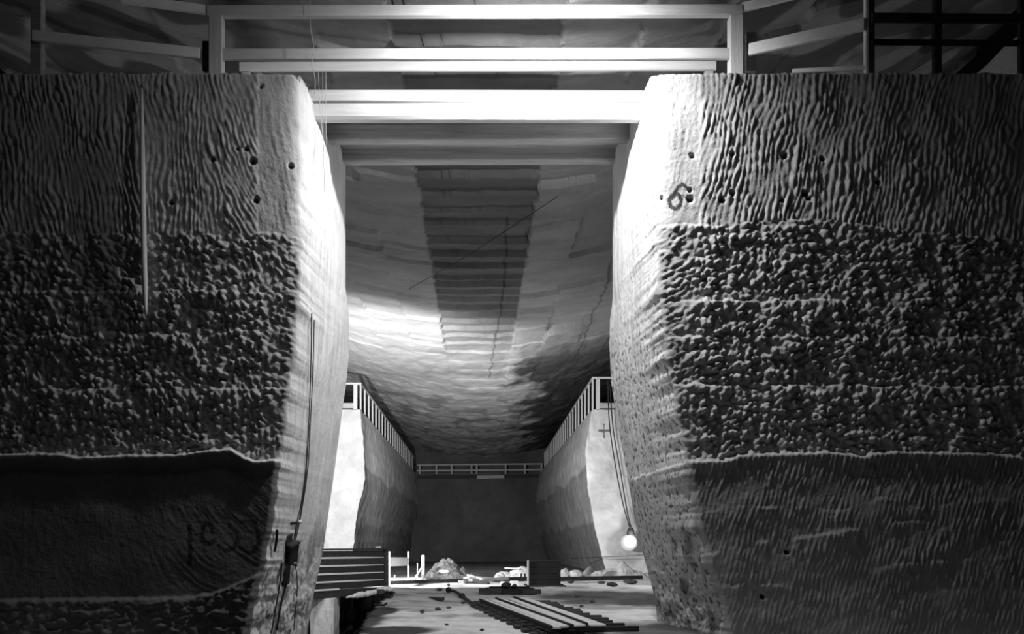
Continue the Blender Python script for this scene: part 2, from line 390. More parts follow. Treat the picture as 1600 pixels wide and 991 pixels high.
# ------------------------------------------------------------------ rear walls (second pair, running back along the chamber)
RA_L = [(640,563),(700,568),(750,570),(770,566),(800,558),(860,551),(895,548)]
RA_R = [(640,925),(660,922),(700,915),(760,918),(830,930),(860,938),(895,947)]
DR, DE = 56., 103.
ZR = EYE+216*DR/1400.
def rear_wall(s, name):
    tab = tabz(RA_L if s < 0 else RA_R, DR)
    zs = np.linspace(-.4, ZR, 150); Z = zs[:, None]
    xa = itp(zs, tab)[:, None]+.04*fbm(Z*1.3, 0*Z, 200+s, 3)
    tf = np.concatenate([[7.0], np.linspace(5.5, 0, 90)])
    X = xa+tf[None, :]; Zf = np.broadcast_to(Z, X.shape)
    Yf = DR-.06*fbm(X*1.2, Z*1.2, 210+s, 4)
    T = .95*np.ones_like(X)
    if s > 0:
        px = CX+X*F/DR; py = CY-(Zf-EYE)*F/DR
        for st in ([(936,673),(952,673)], [(944,663),(944,684)]): T = np.where(segdist(px, py, st) < 1.3, .2, T)
        T = np.where(segdist(px, py, [(921,676),(920,688)]) < .9, .6, T)
    V = [np.stack([s*X, Yf, Zf], -1)]; TT = [T]
    u = np.linspace(0, 1, 260)[1:]**1.35
    Y = DR+(DE-DR)*u[None, :]
    Xi = xa*(1-.0*u[None, :])+(7.25-7.3)*u[None, :]
    nz = fbm(Y*.8, Z*.9, 220+s, 4); bands = pn(Y*.05, Z*1.5+.25*pn(Y*.2, Z, 3), 222)
    z1 = 6.6+.45*pn(Y*.15, 0*Y, 224)+.0*Z; z2 = 3.2+.5*pn(Y*.2, 0*Y, 226)
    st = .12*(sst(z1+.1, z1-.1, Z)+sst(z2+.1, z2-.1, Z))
    Xi = Xi-st*0-.05*nz-.0
    Ti = .95+.1*bands+0*Xi
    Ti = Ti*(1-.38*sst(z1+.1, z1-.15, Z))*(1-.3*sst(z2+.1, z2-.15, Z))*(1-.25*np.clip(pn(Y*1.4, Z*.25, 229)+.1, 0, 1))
    V.append(np.stack([s*Xi, np.broadcast_to(Y, Xi.shape), np.broadcast_to(Z, Xi.shape)], -1)); TT.append(Ti)
    V = np.concatenate(V, 1); TT = np.concatenate(TT, 1)
    cap = V[-1:].copy(); n = len(tf); cap[0, n:, 0] = s*13.9; cap[0, :n, 1] = DR+2; cap[0, :n, 0] = s*np.maximum(7.4, np.abs(cap[0, :n, 0])); cap[..., 2] = ZR
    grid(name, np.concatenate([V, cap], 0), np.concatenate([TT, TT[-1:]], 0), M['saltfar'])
rear_wall(-1, 'wall_rear_left'); rear_wall(1, 'wall_rear_right')

# end wall with a gallery step, and the outer walls
zs = np.concatenate([np.linspace(-.4, ZR, 90), np.linspace(ZR, 14, 16)]); xs = np.linspace(-14, 14, 160)
X, Z = np.meshgrid(xs, zs); Y = np.where(np.arange(len(zs))[:, None] < 90, DE, DE+2.2)-.12*fbm(X*.7, Z*.7, 300, 4)
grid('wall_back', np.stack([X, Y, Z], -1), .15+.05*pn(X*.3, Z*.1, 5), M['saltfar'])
for s, nm in ((-1, 'wall_left_outer'), (1, 'wall_right_outer')):
    ys = np.linspace(11, DE+2.2, 220); zz = np.linspace(-.4, 15, 50); Y, Z = np.meshgrid(ys, zz)
    grid(nm, np.stack([s*(14.0+.15*fbm(Y*.5, Z*.5, 310, 3)), Y, Z], -1), .45+0*Y, M['saltfar'])

# ------------------------------------------------------------------ ceiling
HC = 10.7
def ceil_pt(px, py):
    d = HC*F/(CY-py)
    for _ in range(4):
        x = (px-CX)/F*d; d = (HC+.018*x*x)*F/(CY-py)
    return ((px-CX)/F*d, d)
def make_ceiling():
    ds = [10.]
    while ds[-1] < DE+2.3:
        d = ds[-1]; ds.append(d+(.05 if d < 45 else .05+(d-45)*.006))
    ds = np.array(ds); xs = np.concatenate([np.linspace(-14.3, -8, 50)[:-1], np.linspace(-8, 8, 230), np.linspace(8, 14.3, 50)[1:]])
    X, Y = np.meshgrid(xs, ds)
    H = HC+.018*X*X
    Xw = X+.10*pn(X*.0+1, Y*.9, 401)+.06*pn(Y*0, Y*3, 402)
    edges = np.array([-14, -11, -9, -7.1, -5.3, -3.5, -1.8, 1.75, 3.4, 5.3, 7.2, 9.3, 11.5, 14])
    lane = np.digitize(Xw, edges)
    rng = np.random.RandomState(5)
    off = np.zeros_like(X); tone = np.ones_like(X)
    cen = [ -99, 10.5, 12, 13.6, 15, 16.4, 17.6, 18.9, 20.3, 21.6, 23, 24.4, 25.7, 27.06, 28.5, 29.6, 31.2, 32.6, 34, 35.6, 36.4, 37.6, 38.7, 39.9, 41.2, 42.4, 43.8, 45.3, 47, 49, 51.5, 54, 57, 60, 64, 68, 73, 78, 84, 90, 97, 105, 120]
    for ln in range(0, 15):
        m = lane == ln
        if not m.any(): continue
        if ln == 7: br = np.array(cen)
        else:
            step = rng.uniform(1.9, 2.6) if ln < 7 else rng.uniform(2.0, 3.2)
            br = np.concatenate([[-99], 10+np.cumsum(rng.uniform(.6, 1.5, 60)*step), [900]])
        yy = Y[m]+.10*pn(X[m]*1.3, Y[m]*.3, 410+ln)-.03*(X[m]**2)*(1 if ln == 7 else 0)+(.18*np.abs(Xw[m])*(ln != 7))
        k = np.digitize(yy, br)-1; k = np.clip(k, 0, len(br)-2)
        f = (yy-br[k])/(br[k+1]-br[k])
        A = (.21 if ln == 7 else .11)*rng.uniform(.8, 1.2, len(br)+2)[k]
        hh = -A*(1-f)                                     # step down facing the entrance, easing up behind
        ro = rng.uniform(-1, 1, len(br)+2)[k]*(.02 if ln == 7 else .05 if ln < 7 else .19)
        o = hh+ro
        if ln == 7: o = o+.14
        off[m] = o
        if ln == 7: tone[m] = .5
    fade = 1-sst(44, 52, Y)
    off = off*(.25+.75*fade)
    tone = tone*fade+(1-fade)
    off = off+.05*fbm(X*.8, Y*.35, 430, 4)*(.6+.6*sst(42, 50, Y))-.10*np.abs(pn(X*.7, Y*.35, 431))*sst(42, 52, Y)
    # natural grime bands of the salt further back
    st = fbm(X*.28+.12*Y, Y*.12-.1*X, 440, 4)
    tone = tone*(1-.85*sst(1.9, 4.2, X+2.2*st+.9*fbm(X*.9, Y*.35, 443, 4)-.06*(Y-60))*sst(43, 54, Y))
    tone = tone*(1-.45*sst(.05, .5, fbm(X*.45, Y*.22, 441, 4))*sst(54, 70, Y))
    tone = tone*(.4+.6*sst(33, 46, Y-.9*X*0))*(1-.65*sst(4.0, 5.0, np.abs(X))*(1-sst(26, 30, Y))*sst(-.12, .0, pn(X*.55+.35*Y, Y*.5-.2*X, 447)))*(1-.25*sst(1.8, 5, X)*(1-sst(38, 46, Y)))  # near and outer ceiling darkened in the tone, standing in for weak lamplight
    for pts in ([(793,345),(790,400),(787,450),(780,500),(772,540),(765,590)], [(957,400),(945,450),(930,480),(915,520),(905,545),(895,565)], [(905,560),(880,590),(865,615)]):
        w = [ceil_pt(*p) for p in pts]; ds_ = segdist(X+.1*pn(Y*.7, X*0, 450), Y, w)
        tone = np.where(ds_ < .04, tone*.45, tone)
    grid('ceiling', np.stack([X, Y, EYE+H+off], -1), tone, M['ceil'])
make_ceiling()

# ------------------------------------------------------------------ floor with the sunk pit at its left
PIT = [(200,936),(480,936),(540,933.5),(566,932),(590,927),(604,922),(612,926),(598,938),(586,948),(575,957),(566,972),(558,995),(545,1040),(530,1150),(200,1150)]
def inpoly(x, y, poly):
    r = np.zeros(x.shape, bool); n = len(poly)
    for i in range(n):
        x0, y0 = poly[i]; x1, y1 = poly[(i+1) % n]
        c = ((y0 > y) != (y1 > y)) & (x < (x1-x0)*(y-y0)/(y1-y0+1e-9)+x0); r ^= c
    return r
def make_floor():
    ds = [9.]
    while ds[-1] < DE+2.3:
        d = ds[-1]; ds.append(d+(.08 if d < 36 else .08+(d-36)*.01))
    ds = np.array(ds); xs = np.concatenate([np.linspace(-14.3, -6, 40)[:-1], np.linspace(-6, 6, 190), np.linspace(6, 14.3, 40)[1:]])
    X, Y = np.meshgrid(xs, ds)
    Z = .015*fbm(X*.7, Y*.7, 500, 4)+.008*fbm(X*4, Y*4, 501, 2)
    px = CX+X*F/Y; py = CY+EYE*F/Y
    jx = 5*pn(X*1.6, Y*1.6, 505); jy = 1.5*pn(X*1.8, Y*1.8, 506)
    pit = inpoly(px+jx, py+jy, PIT)
    # low broken lip along the pit's far edge
    Z = np.where(pit, -3.1+.3*fbm(X*.8, Y*.8, 510, 3), Z)
    T = 1.0+0*X
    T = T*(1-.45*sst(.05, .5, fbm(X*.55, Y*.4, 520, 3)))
    T = np.where(pit | inpoly(px+jx-5, py+jy, PIT) | inpoly(px+jx, py+jy+3, PIT) | inpoly(px+jx-4, py+jy+2, PIT), .03, T)  # pit walls and bottom painted near black for the shade inside
    def stain_shade(cx, cy, rx, ry, k, seed):
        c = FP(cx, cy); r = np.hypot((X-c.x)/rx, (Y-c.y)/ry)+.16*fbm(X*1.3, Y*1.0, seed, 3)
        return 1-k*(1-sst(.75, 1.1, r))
    T = T*stain_shade(955, 934, 2.3, 4.5, .75, 530)*stain_shade(588, 956, .6, 1.9, .93, 531)*stain_shade(610, 986, .9, 1.0, .93, 532)*stain_shade(560, 975, .5, 2.5, .85, 538)*stain_shade(1010, 942, .9, 2.2, .5, 533)  # the right-hand patches paint the near right wall's shadow
    T = T*stain_shade(665, 946, 1.3, 1.6, .25, 534)*stain_shade(1040, 985, 1.3, 1.6, .75, 536)
    T = T*(1+.5*sst(30, 36, Y))  # floor further back lightened in the tone to strengthen its lamplight
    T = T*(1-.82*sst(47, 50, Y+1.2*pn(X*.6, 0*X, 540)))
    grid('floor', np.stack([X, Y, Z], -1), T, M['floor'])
make_floor()

# ------------------------------------------------------------------ footbridge between the near walls
def zy(y, d): return EYE+(CY-y)/F*d
br = thing('timber_footbridge', (0, 17.0, 10.05), 'pale timber footbridge spanning the gap between the two near rock walls', 'footbridge')
m = mkbar('front_beam', (-3.5, 17.1, (zy(160.5, 17)+zy(186, 17))/2), (3.5, 17.1, (zy(160.5, 17)+zy(186, 17))/2), .24, zy(160.5, 17)-zy(186, 17), M['wood'], br, bev=.05)
tag(m, 'thick bright front beam')
m = mkbar('fascia_board', (-3.45, 17.06, (zy(139.5, 17)+zy(156.5, 17))/2), (3.45, 17.06, (zy(141, 17)+zy(157.5, 17))/2), .1, .205, M['wood'], br)
m = mkbar('middle_beam', (-3.45, 18.12, zy(206, 18)), (3.45, 18.12, zy(204, 18)), .24, .33, M['woodg'], br, bev=.02)
m = mkbar('rear_beam', (-3.4, 19.3, zy(239, 19.2)), (3.4, 19.3, zy(237, 19.2)), .28, .36, M['woodg'], br, bev=.02)
bm = bmesh.new(); z = 10.16
for i in range(14):
    y0 = 17.13+i*.165
    bar(bm, (-3.3, y0, z+.01*math.sin(i*2.1)), (3.3, y0, z), .155, .05, .006)
fin('deck', bm, M['woodg'], br)

def rail_h(y, d=17.): return zy(y, d)
# front guard rail over the opening
gr = thing('guard_railing', (0, 17., ZT), 'bright timber guard railing standing across the front of the footbridge', 'railing', )
top0, top1 = P(325, 18.5, 17), P(1158, 18.5, 17)
mkbar('top_rail', P(324, 19, 17), P(1159, 17.5, 17), .14, .20, M['wood'], gr)
mkbar('lower_rail', P(347, 85.5, 17), P(1139, 84.5, 17), .09, .20, M['wood'], gr)
for a, b in ((328, 349), (1138, 1160)):
    p = P((a+b)/2, 27, 17.02); mkbar('post', (p.x, 17.03, ZT-.02), (p.x, 17.03, p.z), .25, .22, M['woodv'], gr)
# rear guard rail
g2 = thing('guard_railing', (0, 19.3, ZT), 'timber railing along the far side of the footbridge, seen just under the lower front rail', 'railing')
mkbar('top_rail', P(374, 105, 19.3), P(1119, 103, 19.3), .09, .19, M['wood'], g2)
for a in (384, 1108):
    p = P(a, 112, 19.36); mkbar('post', (p.x, 19.4, ZT-.02), (p.x, 19.4, p.z+.1), .18, .16, M['woodg'], g2)
# wing railings
wl = thing('guard_railing', tuple(P(180, 112, 16.7)), 'timber railing on the dark left rock wall, its pale rails slanting up to the left', 'railing')
mkbar('top_rail', P(323, 16, 17), P(188, -3, 16.6), .08, .17, M['wood_lit'], wl)
mkbar('lower_rail', P(313, 84, 17), P(50, 56, 16.4), .08, .20, M['wood_lit'], wl)
p = P(57, 60, 16.5); mkbar('post', (p.x, 16.56, ZT-.02), (p.x, 16.56, p.z+1.4), .2, .18, M['woodg'], wl)
mkbar('plank_end', P(322, 66, 17.15), P(322, 112, 17.15), .12, .12, M['woodd'], wl)
wr = thing('guard_railing', tuple(P(1260, 112, 16.5)), 'timber railing on the right rock wall, its bright rail slanting up to a thin post', 'railing')
mkbar('top_rail', P(1160, 12, 17), P(1262, -14, 16.6), .08, .17, M['wood_lit'], wr)
mkbar('lower_rail', P(1170, 78, 17), P(1351, 38, 16.05), .08, .22, M['wood_lit'], wr)
p = P(1353.5, 60, 16.1); mkbar('post', (p.x, 16.1, ZT-.02), (p.x, 16.1, p.z+1.5), .065, .10, M['wood_lit'], wr)
mkbar('toe_board', P(1238, 111, 16.5), P(1352, 106, 16.1), .05, .08, M['wood_lit'], wr)
mkbar('stub_post', P(1173, 52, 17.2), P(1173, 113, 17.2), .2, .1, M['woodg'], wr)
we = thing('guard_railing', tuple(P(1420, 112, 16.6)), 'dark railing in shadow at the far right end of the right rock wall', 'railing')
for y, t in ((28, .17), (66, .10)):
    mkbar('rail', P(1362, y, 16.5), P(1640, y+2, 16.6), .07, t, M['woodd'], we)
for x in (1361, 1466, 1600):
    p = P(x, 112, 16.55); mkbar('post', (p.x, 16.6, ZT-.02), (p.x, 16.6, p.z+1.5), .14, .12, M['woodd'], we)

# ------------------------------------------------------------------ gallery railings on the rear walls
def gallery(s, label):
    x0 = 7.42 if s < 0 else 7.16
    g = thing('gallery_railing', (s*x0, DR+.3, ZR), label, 'railing')
    ztop = zy(591, DR) if s > 0 else zy(600, DR)
    xe = 7.35
    bm0 = bmesh.new(); bar(bm0, (0, 0, 0), (0, 0, ztop-ZR), .10, .26, .01)
    me = None
    n = 22
    for i in range(n):
        y = DR+.35+i*(DE-DR-1.5)/n*1.0
        x = x0+(xe-x0)*(y-DR)/(DE-DR)
        if me is None:
            o = fin('post', bm0, M['woodv'], g, origin=(0, 0, 0)); me = o
        else:
            o = me.copy(); COL.objects.link(o); o.parent = g
        o.location = (s*(x-x0), y-DR-.3, 0)
    mkbar('top_rail', (s*x0, DR+.2, ztop+.05), (s*xe, DE-.6, ztop+.05), .10, .12, M['wood'], g)
    # return along the front edge
    mkbar('front_rail', (s*x0, DR+.25, ztop+.06), (s*(x0+3.2), DR+.25, ztop+.06), .10, .12, M['wood'], g)
    mkbar('kick_board', (s*(x0+.2), DR+.25, ZR+.28), (s*(x0+3.2), DR+.25, ZR+.28), .08, .34, M['woodg'], g)
    for dx in (.32, 1.9, 3.1):
        mkbar('front_post', (s*(x0+dx), DR+.25, ZR), (s*(x0+dx), DR+.25, ztop), .24, .10, M['woodv'], g)
gallery(-1, 'row of pale railing posts running back along the top of the rear left wall')
gallery(1, 'row of railing posts running back along the top of the rear right wall')
eg = thing('gallery_railing', (0, DE-.1, ZR), 'faint railing crossing the dark end wall of the chamber', 'railing')
for y, t in ((726, .16), (735, .16)):
    mkbar('rail', P(652, y+1, DE-.3), P(848, y-1, DE-.3), .08, t, M['woodg'], eg)
mkbar('kick_board', P(652, 746, DE-.3), P(846, 744, DE-.3), .08, .4, M['woodm'], eg)
mkbar('pale_board', P(745, 746, DE-.38), P(788, 745, DE-.38), .06, .36, M['woodg'], eg)
for x in (656, 682, 706, 737, 745, 790, 820, 846):
    p = P(x, 745, DE-.3); mkbar('post', (p.x, p.y, ZR-.2), (p.x, p.y, zy(726, DE-.3)), .2, .14, M['woodg'], eg)

# ------------------------------------------------------------------ floor furniture
# hoarding at the pit
h0, h1 = Vector(P(470, 900, 25.3)), Vector(P(603, 900, 28.8))
h0.z = h1.z = 0
hd = thing('timber_hoarding', (h0.x*.5+h1.x*.5, (h0.y+h1.y)/2, .12), 'dark boarded hoarding with pale battens beside the pit at left', 'fence')
zl = [1.51, 1.29, 1.055, .82, .585, .36, .13]
for i in range(6):
    za, zb = zl[i], zl[i+1]; c = (za+zb)/2
    mt = M['woodm'] if i in (0, 2, 3, 4) else M['woodd']
    mkbar('plank', (h0.x, h0.y, c), (h1.x, h1.y, c), .05, za-zb-.01, mt, hd)
    if 0 < i < 5:
        tag(mkbar('batten', (h0.x, h0.y-.06, za), (h1.x-.08, h1.y-.1, za), .07, .055, M['paint'], hd, bev=.01), 'thin white batten')
    if i == 5:
        q = h0.lerp(h1, .42); tag(mkbar('batten', (h0.x, h0.y-.06, za), (q.x, q.y-.06, za), .07, .055, M['paint'], hd, bev=.01), 'short thin white batten')
mkbar('cap_rail', (h0.x, h0.y, 1.54), (h1.x+.05, h1.y, 1.56), .12, .05, M['woodd'], hd)
mkbar('end_post', (h1.x, h1.y-.02, -.1), (h1.x, h1.y-.02, 1.6), .16, .14, M['woodd'], hd)
tag(mkbar('wood_offcut', P(587, 855.6, 28.4), P(595, 855.1, 28.5), .08, .06, M['paint']), 'small white offcut lying on top of the dark hoarding', 'wood offcut')
# salt block in the pit
def rough_block(name, x0, x1, y0, y1, z0, z1, m, seed):
    nu = 60; nz = 90
    per = []
    for a, b in (((x0, y0), (x1, y0)), ((x1, y0), (x1, y1)), ((x1, y1), (x0, y1)), ((x0, y1), (x0, y0))):
        for t in np.linspace(0, 1, nu//4+1)[:-1]: per.append((a[0]+(b[0]-a[0])*t, a[1]+(b[1]-a[1])*t))
    per.append(per[0]); per = np.array(per); cx, cy = (x0+x1)/2, (y0+y1)/2
    zz = np.linspace(z0, z1, nz); rows = []
    tang = np.arange(len(per))*1.0; tang[-1] = 0
    for z in zz:
        k = 1+.05*pn(tang*.45, z*1.1+0*tang, seed)+.02*pn(tang*1.7, z*5+0*tang, seed+1); k[-1] = k[0]
        rows.append(np.stack([cx+(per[:, 0]-cx)*k, cy+(per[:, 1]-cy)*k, z+0*k], -1))
    r = rows[-1].copy(); r[:, 0] = cx; r[:, 1] = cy; rows.append(r)
    V = np.stack(rows); T = .95-.35*sst(.25, .6, fbm(tang[None, :]*.4, V[..., 2]*1.2, seed+4, 3))
    T = T*1.45; V[..., 0] -= cx; V[..., 1] -= cy; V[..., 2] -= z0
    o = grid(name, V, T, m, kind=None, smooth=True); del o['kind']; o.location = (cx, cy, z0); return o
a, b = P(486, 935, 26.3), P(522, 935, 26.3)
rb = rough_block('salt_pillar', a.x, b.x, 26.2, 27.3, -3.2, .11, M['salt'], 600)
tag(rb, 'pale squared salt pillar standing in the pit under the hoarding', 'rock pillar')
# pit rim slab: broken white crust
bm = bmesh.new()
rim = [FP(545, 933), FP(562, 929), FP(585, 925), FP(606, 921), FP(612, 917)]
# white barrier
bb = thing('board_barrier', (P(607, 917, 36.5).x, 36.5, 0), 'small white barrier, a board between two posts right of the hoarding', 'barrier')
pa, pb = FP(607.5, 917), FP(638, 909.5)
mkbar('post', (pa.x, pa.y, -.03), (pa.x, pa.y, 1.44), .13, .09, M['paint'], bb)
mkbar('post', (pb.x, pb.y, -.03), (pb.x, pb.y, 1.42), .07, .07, M['paint'], bb)
mkbar('board', (pa.x, pa.y-.05, 1.6-22/1400*pa.y), (pb.x, pb.y-.05, 1.6-21/1400*pb.y-.02), .03, .38, M['paint'], bb)
p = FP(615, 911); tag(mkbar('stake', (p.x, p.y, -.03), (p.x+.06, p.y, .36), .05, .05, M['paint']), 'short white stake under the board of the white barrier', 'stake')
p = FP(635.5, 911); tag(mkbar('marker_block', (p.x, p.y, -.03), (p.x, p.y, .2), .12, .1, M['paint']), 'small white block at the foot of the barrier\'s right post', 'block')
# A-frame trestle
tr = thing('timber_trestle', tuple(FP(658, 908)), 'white timber trestle with one slanting brace, left of the grey rubble heap', 'trestle')
p = FP(661, 908); q = FP(645, 908)
mkbar('upright', (p.x, p.y, -.03), (p.x, p.y, 1.24), .14, .12, M['paint'], tr)
mkbar('brace', (q.x, q.y-.1, -.02), (p.x, p.y-.1, .72), .10, .08, M['paint'], tr)
mkbar('foot', (q.x-.05, q.y+.03, .06), (p.x+.15, p.y+.03, .06), .16, .14, M['paint'], tr)
p = FP(651.5, 906); mkbar('thin_stake', (p.x, p.y+.3, -.02), (p.x, p.y+.3, .82), .05, .05, M['paint'], tr)

# heaps
def prof(pts, d): return [((x-CX)/F*d, max(0, EYE-(y-CY)/F*d)) for x, y in pts]
o = heap('salt_rubble', prof([(660,906),(672,893),(684,880),(693,874),(700,872),(708,876),(716,885),(730,898),(746,905)], 45.5), 45.5, 1.5, M['rubble'], 11, amp=.13)
tag(o, 'heap of mottled grey rubble behind the trestle', 'rubble heap', kind='stuff')
o = heap('salt_rubble', prof([(768,906),(777,898),(786,895),(797,895),(806,889),(813,887),(822,888),(832,895),(840,906)], 45), 45, 1.2, M['white'], 12, amp=.12)
tag(o, 'bright white salt heap just left of the dark crate', 'salt heap', kind='stuff')
o = heap('salt_rubble', prof([(914,904),(925,900),(938,893),(946,891),(958,890),(966,887),(973,880),(977,878),(983,882),(990,889),(1003,894),(1020,904)], 46.5), 47.2, 1.4, M['white'], 13, amp=.1)
tag(o, 'wide white salt heap with a pointed top at the foot of the rear right wall', 'salt heap', kind='stuff')
def stn(name, px, py, sx, sz, m, seed, label, cat, sy=None, z=0, grp=None, sub=3):
    p = FP(px, py, z); k = p.y/F
    o = stone(name, (p.x, p.y, z), sx*k/2, (sy or sx)*k/2, sz*k/2, m, seed, sub=sub); return tag(o, label, cat, grp)
stn('salt_boulder', 880, 904, 18, 18, M['white'], 21, 'white salt boulder nearest the right side of the dark crate', 'boulder')
stn('salt_boulder', 900, 904, 20, 16, M['white'], 22, 'white salt boulder second from the dark crate, beside the pale log', 'boulder')
p = P(694, 896, 44.45); tag(stone('salt_boulder', p, .26, .15, .11, M['white'], 31), 'small white lump lying on the grey rubble heap', 'boulder')
p0, p1 = P(913, 897, 45), P(925, 889, 45.6)
tag(mktube('log', [p0, p0.lerp(p1, .5), p1], [.12, .17, .2], M['woodg'], n=12), 'short thick pale log tilted up between the white boulders and the salt heap', 'log')
tag(mkbar('plank', P(789, 888, 45), P(813, 889, 44.5), .1, .07, M['paint']), 'thin white lath sticking out of the salt heap left of the crate', 'plank')
# long timbers across the floor
p0, p1 = FP(606, 911, .1), FP(722, 907, .1)
tag(mkbar('floor_beam', p0, p1, .14, .16, M['woodd']), 'long dark beam lying across the floor left of the plank pile', 'beam')
p0, p1 = FP(872, 905, .1), FP(1003, 902.5, .1)
tag(mkbar('floor_beam', p0, p1, .14, .20, M['woodd']), 'long dark beam lying in front of the white salt heap at right', 'beam')
p0, p1 = FP(770, 906.5, .1), FP(824, 905, .1)
tag(mkbar('floor_beam', p0, p1, .2, .22, M['woodd']), 'short dark beam between the plank pile and the crate', 'beam')
# plank pile
pls = [(720, 909, 768, 906, .06, .12, 'woodg', 'grey plank at the bottom of the loose pile, furthest left'),
       (728, 911.5, 764, 912, .03, .08, 'woodd', 'dark plank flat on the white floor in front of the pile'),
       (735, 906.5, 792, 905, .16, .12, 'woodg', 'grey plank lying across the middle of the pile'),
       (728, 903, 748, 902, .25, .08, 'paint', 'short white plank on top of the pile\'s left end')]
for x0, y0, x1, y1, z, t, mm, lb in pls:
    tag(mkbar('plank', FP(x0, y0, z), FP(x1, y1, z), .3, t, M[mm]), lb, 'plank')
p = FP(731, 899, .3); q = FP(752, 905, .2)
tag(mkbar('plank', p, q, .12, .09, M['paint']), 'thin white plank sloping down to the right on the pile', 'plank')
tag(mkbar('plank', FP(782, 911, .06), FP(789, 911, .06), .3, .12, M['paint']), 'small white block on the floor between the plank pile and crate', 'block')
tag(mkbar('plank', FP(797, 911.5, .1), FP(810, 911.5, .1), .3, .2, M['paint']), 'larger white block on the floor just left of the crate', 'block')
# crate
cr = thing('timber_crate', tuple(FP(850, 917)), 'dark boarded timber crate with a white corner strip in the middle of the floor', 'crate')
d = FP(850, 917).y; k = d/F; xl, xr = (825-CX)*k, (876-CX)*k; zt = EYE-(877-CY)*k
bm = bmesh.new(); n = 4
for i in range(n):
    z0 = .04+(zt-.04)*i/n; z1 = .04+(zt-.04)*(i+1)/n-.012
    bar(bm, (xl+.03, d, (z0+z1)/2), (xr, d, (z0+z1)/2), .03, z1-z0)
fin('front_boards', bm, M['woodm'], cr)
for x in (xl+.05, xr-.02):
    bm = bmesh.new()
    for i in range(n):
        z0 = .04+(zt-.04)*i/n; z1 = .04+(zt-.04)*(i+1)/n-.012
        bar(bm, (x, d+.02, (z0+z1)/2), (x, d+1.2, (z0+z1)/2), .03, z1-z0)
    fin('side_boards', bm, M['woodd'], cr)
bm = bmesh.new()
for i in range(n):
    z0 = .04+(zt-.04)*i/n; z1 = .04+(zt-.04)*(i+1)/n-.012
    bar(bm, (xl+.03, d+1.2, (z0+z1)/2), (xr, d+1.2, (z0+z1)/2), .03, z1-z0)
fin('rear_boards', bm, M['woodd'], cr)
tag(mkbar('corner_strip', (xl, d-.03, 0), (xl, d-.03, zt+.03), .07, .07, M['paint'], cr), 'white corner strip')
mkbar('skid', (xl-.1, d-.03, .03), (xr+.22, d-.03, .03), .12, .07, M['woodd'], cr)
mkbar('skid', (xl-.1, d+1.1, .03), (xr+.22, d+1.1, .03), .12, .07, M['woodd'], cr)
mkbar('lid', (xl+.04, d+.6, zt+.01), (xr, d+.6, zt+.01), 1.2, .03, M['woodd'], cr)
for px, lb in ((814.5, 'left of two short dark stakes beside the crate'), (820, 'right of two short dark stakes, next to the crate')):
    p = FP(px, 908); tag(mkbar('stake', (p.x, p.y, -.02), (p.x, p.y, .36), .09, .09, M['woodd']), lb, 'stake')

# turntable
tt = thing('turntable', (P(796, 930, 31.2).x, 31.2, 0), 'dark round wagon turntable lying on the floor at the head of the track', 'turntable')
def disc(bm, c, r, z0, z1, n=40):
    A = [bm.verts.new((c[0]+r*math.cos(i*2*math.pi/n), c[1]+r*math.sin(i*2*math.pi/n), z0)) for i in range(n)]
    B = [bm.verts.new((v.co.x, v.co.y, z1)) for v in A]
    for i in range(n): bm.faces.new((A[i], A[(i+1) % n], B[(i+1) % n], B[i]))
    bm.faces.new(B); bm.faces.new(A[::-1])
c = (P(796, 930, 31.2).x, 31.2)
bm = bmesh.new(); disc(bm, c, 1.0, -.02, .14); fin('base_ring', bm, M['iron'], tt)
bm = bmesh.new(); disc(bm, c, .86, .14, .2); bar(bm, (c[0]-.7, c[1]-.25, .22), (c[0]+.7, c[1]-.25, .22), .06, .05); bar(bm, (c[0]-.7, c[1]+.25, .22), (c[0]+.7, c[1]+.25, .22), .06, .05)
fin('rotating_plate', bm, M['iron'], tt)
mkbar('side_timber', (c[0]-1.05, c[1]-.75, .12), (c[0]-.3, c[1]-.98, .12), .16, .2, M['woodd'], tt)
mkbar('side_timber', (c[0]+.4, c[1]-.9, .1), (c[0]+1.03, c[1]-.6, .1), .16, .16, M['woodd'], tt)
for k, (dx, sx, sz, lb) in enumerate(((-.14, .20, .12, 'larger dark lump lying on the round turntable'), (.15, .11, .10, 'smaller dark lump to the right on the round turntable'))):
    tag(stone('stone_lump', (c[0]+dx, c[1]-.58, .2), sx, .2, sz, M['rock'], 41+k), lb, 'stone')
tag(mkbar('plank', (c[0]+.15, c[1]+1.25, .1), (c[0]+.9, c[1]+1.15, .1), .2, .1, M['woodg']), 'grey plank lying just behind the round turntable', 'plank')

# track section
RZ = .2
r1 = (FP(750, 937, RZ), FP(862, 980, RZ)); r2 = (FP(775, 935, RZ), FP(895, 978, RZ)); r3 = (FP(803, 933, RZ), FP(917, 975, RZ))
tk = thing('track_panel', (r2[1].x, r2[1].y, 0), 'section of mine track with pale boards between three dark rails on short sleepers', 'track')
for a, b in (r1, r2, r3):
    bm = bmesh.new()
    dv = Vector((0, 0, 1))
    bar(bm, a, b, .05, .05, .008); bar(bm, a-dv*.05, b-dv*.05, .018, .07, 0); bar(bm, a-dv*.085, b-dv*.085, .085, .02, .004)
    fin('rail', bm, M['iron'], tk)
ax = (r2[1]-r2[0]).normalized(); sd = Vector((-ax.y, ax.x, 0)).normalized()
if sd.x < 0: sd = -sd
sl = None; NS = 13
mid0, mid1 = r2
for i in range(NS):
    c = mid0.lerp(mid1, (i+.25)/NS); c.z = .085
    a = c-sd*(.66+.05*math.sin(i*3)); b = c+sd*(1.5-.2*i/NS+.07*math.sin(i*1.7))
    mkbar('sleeper', a, b, .10, .11, M['woodd'], tk)
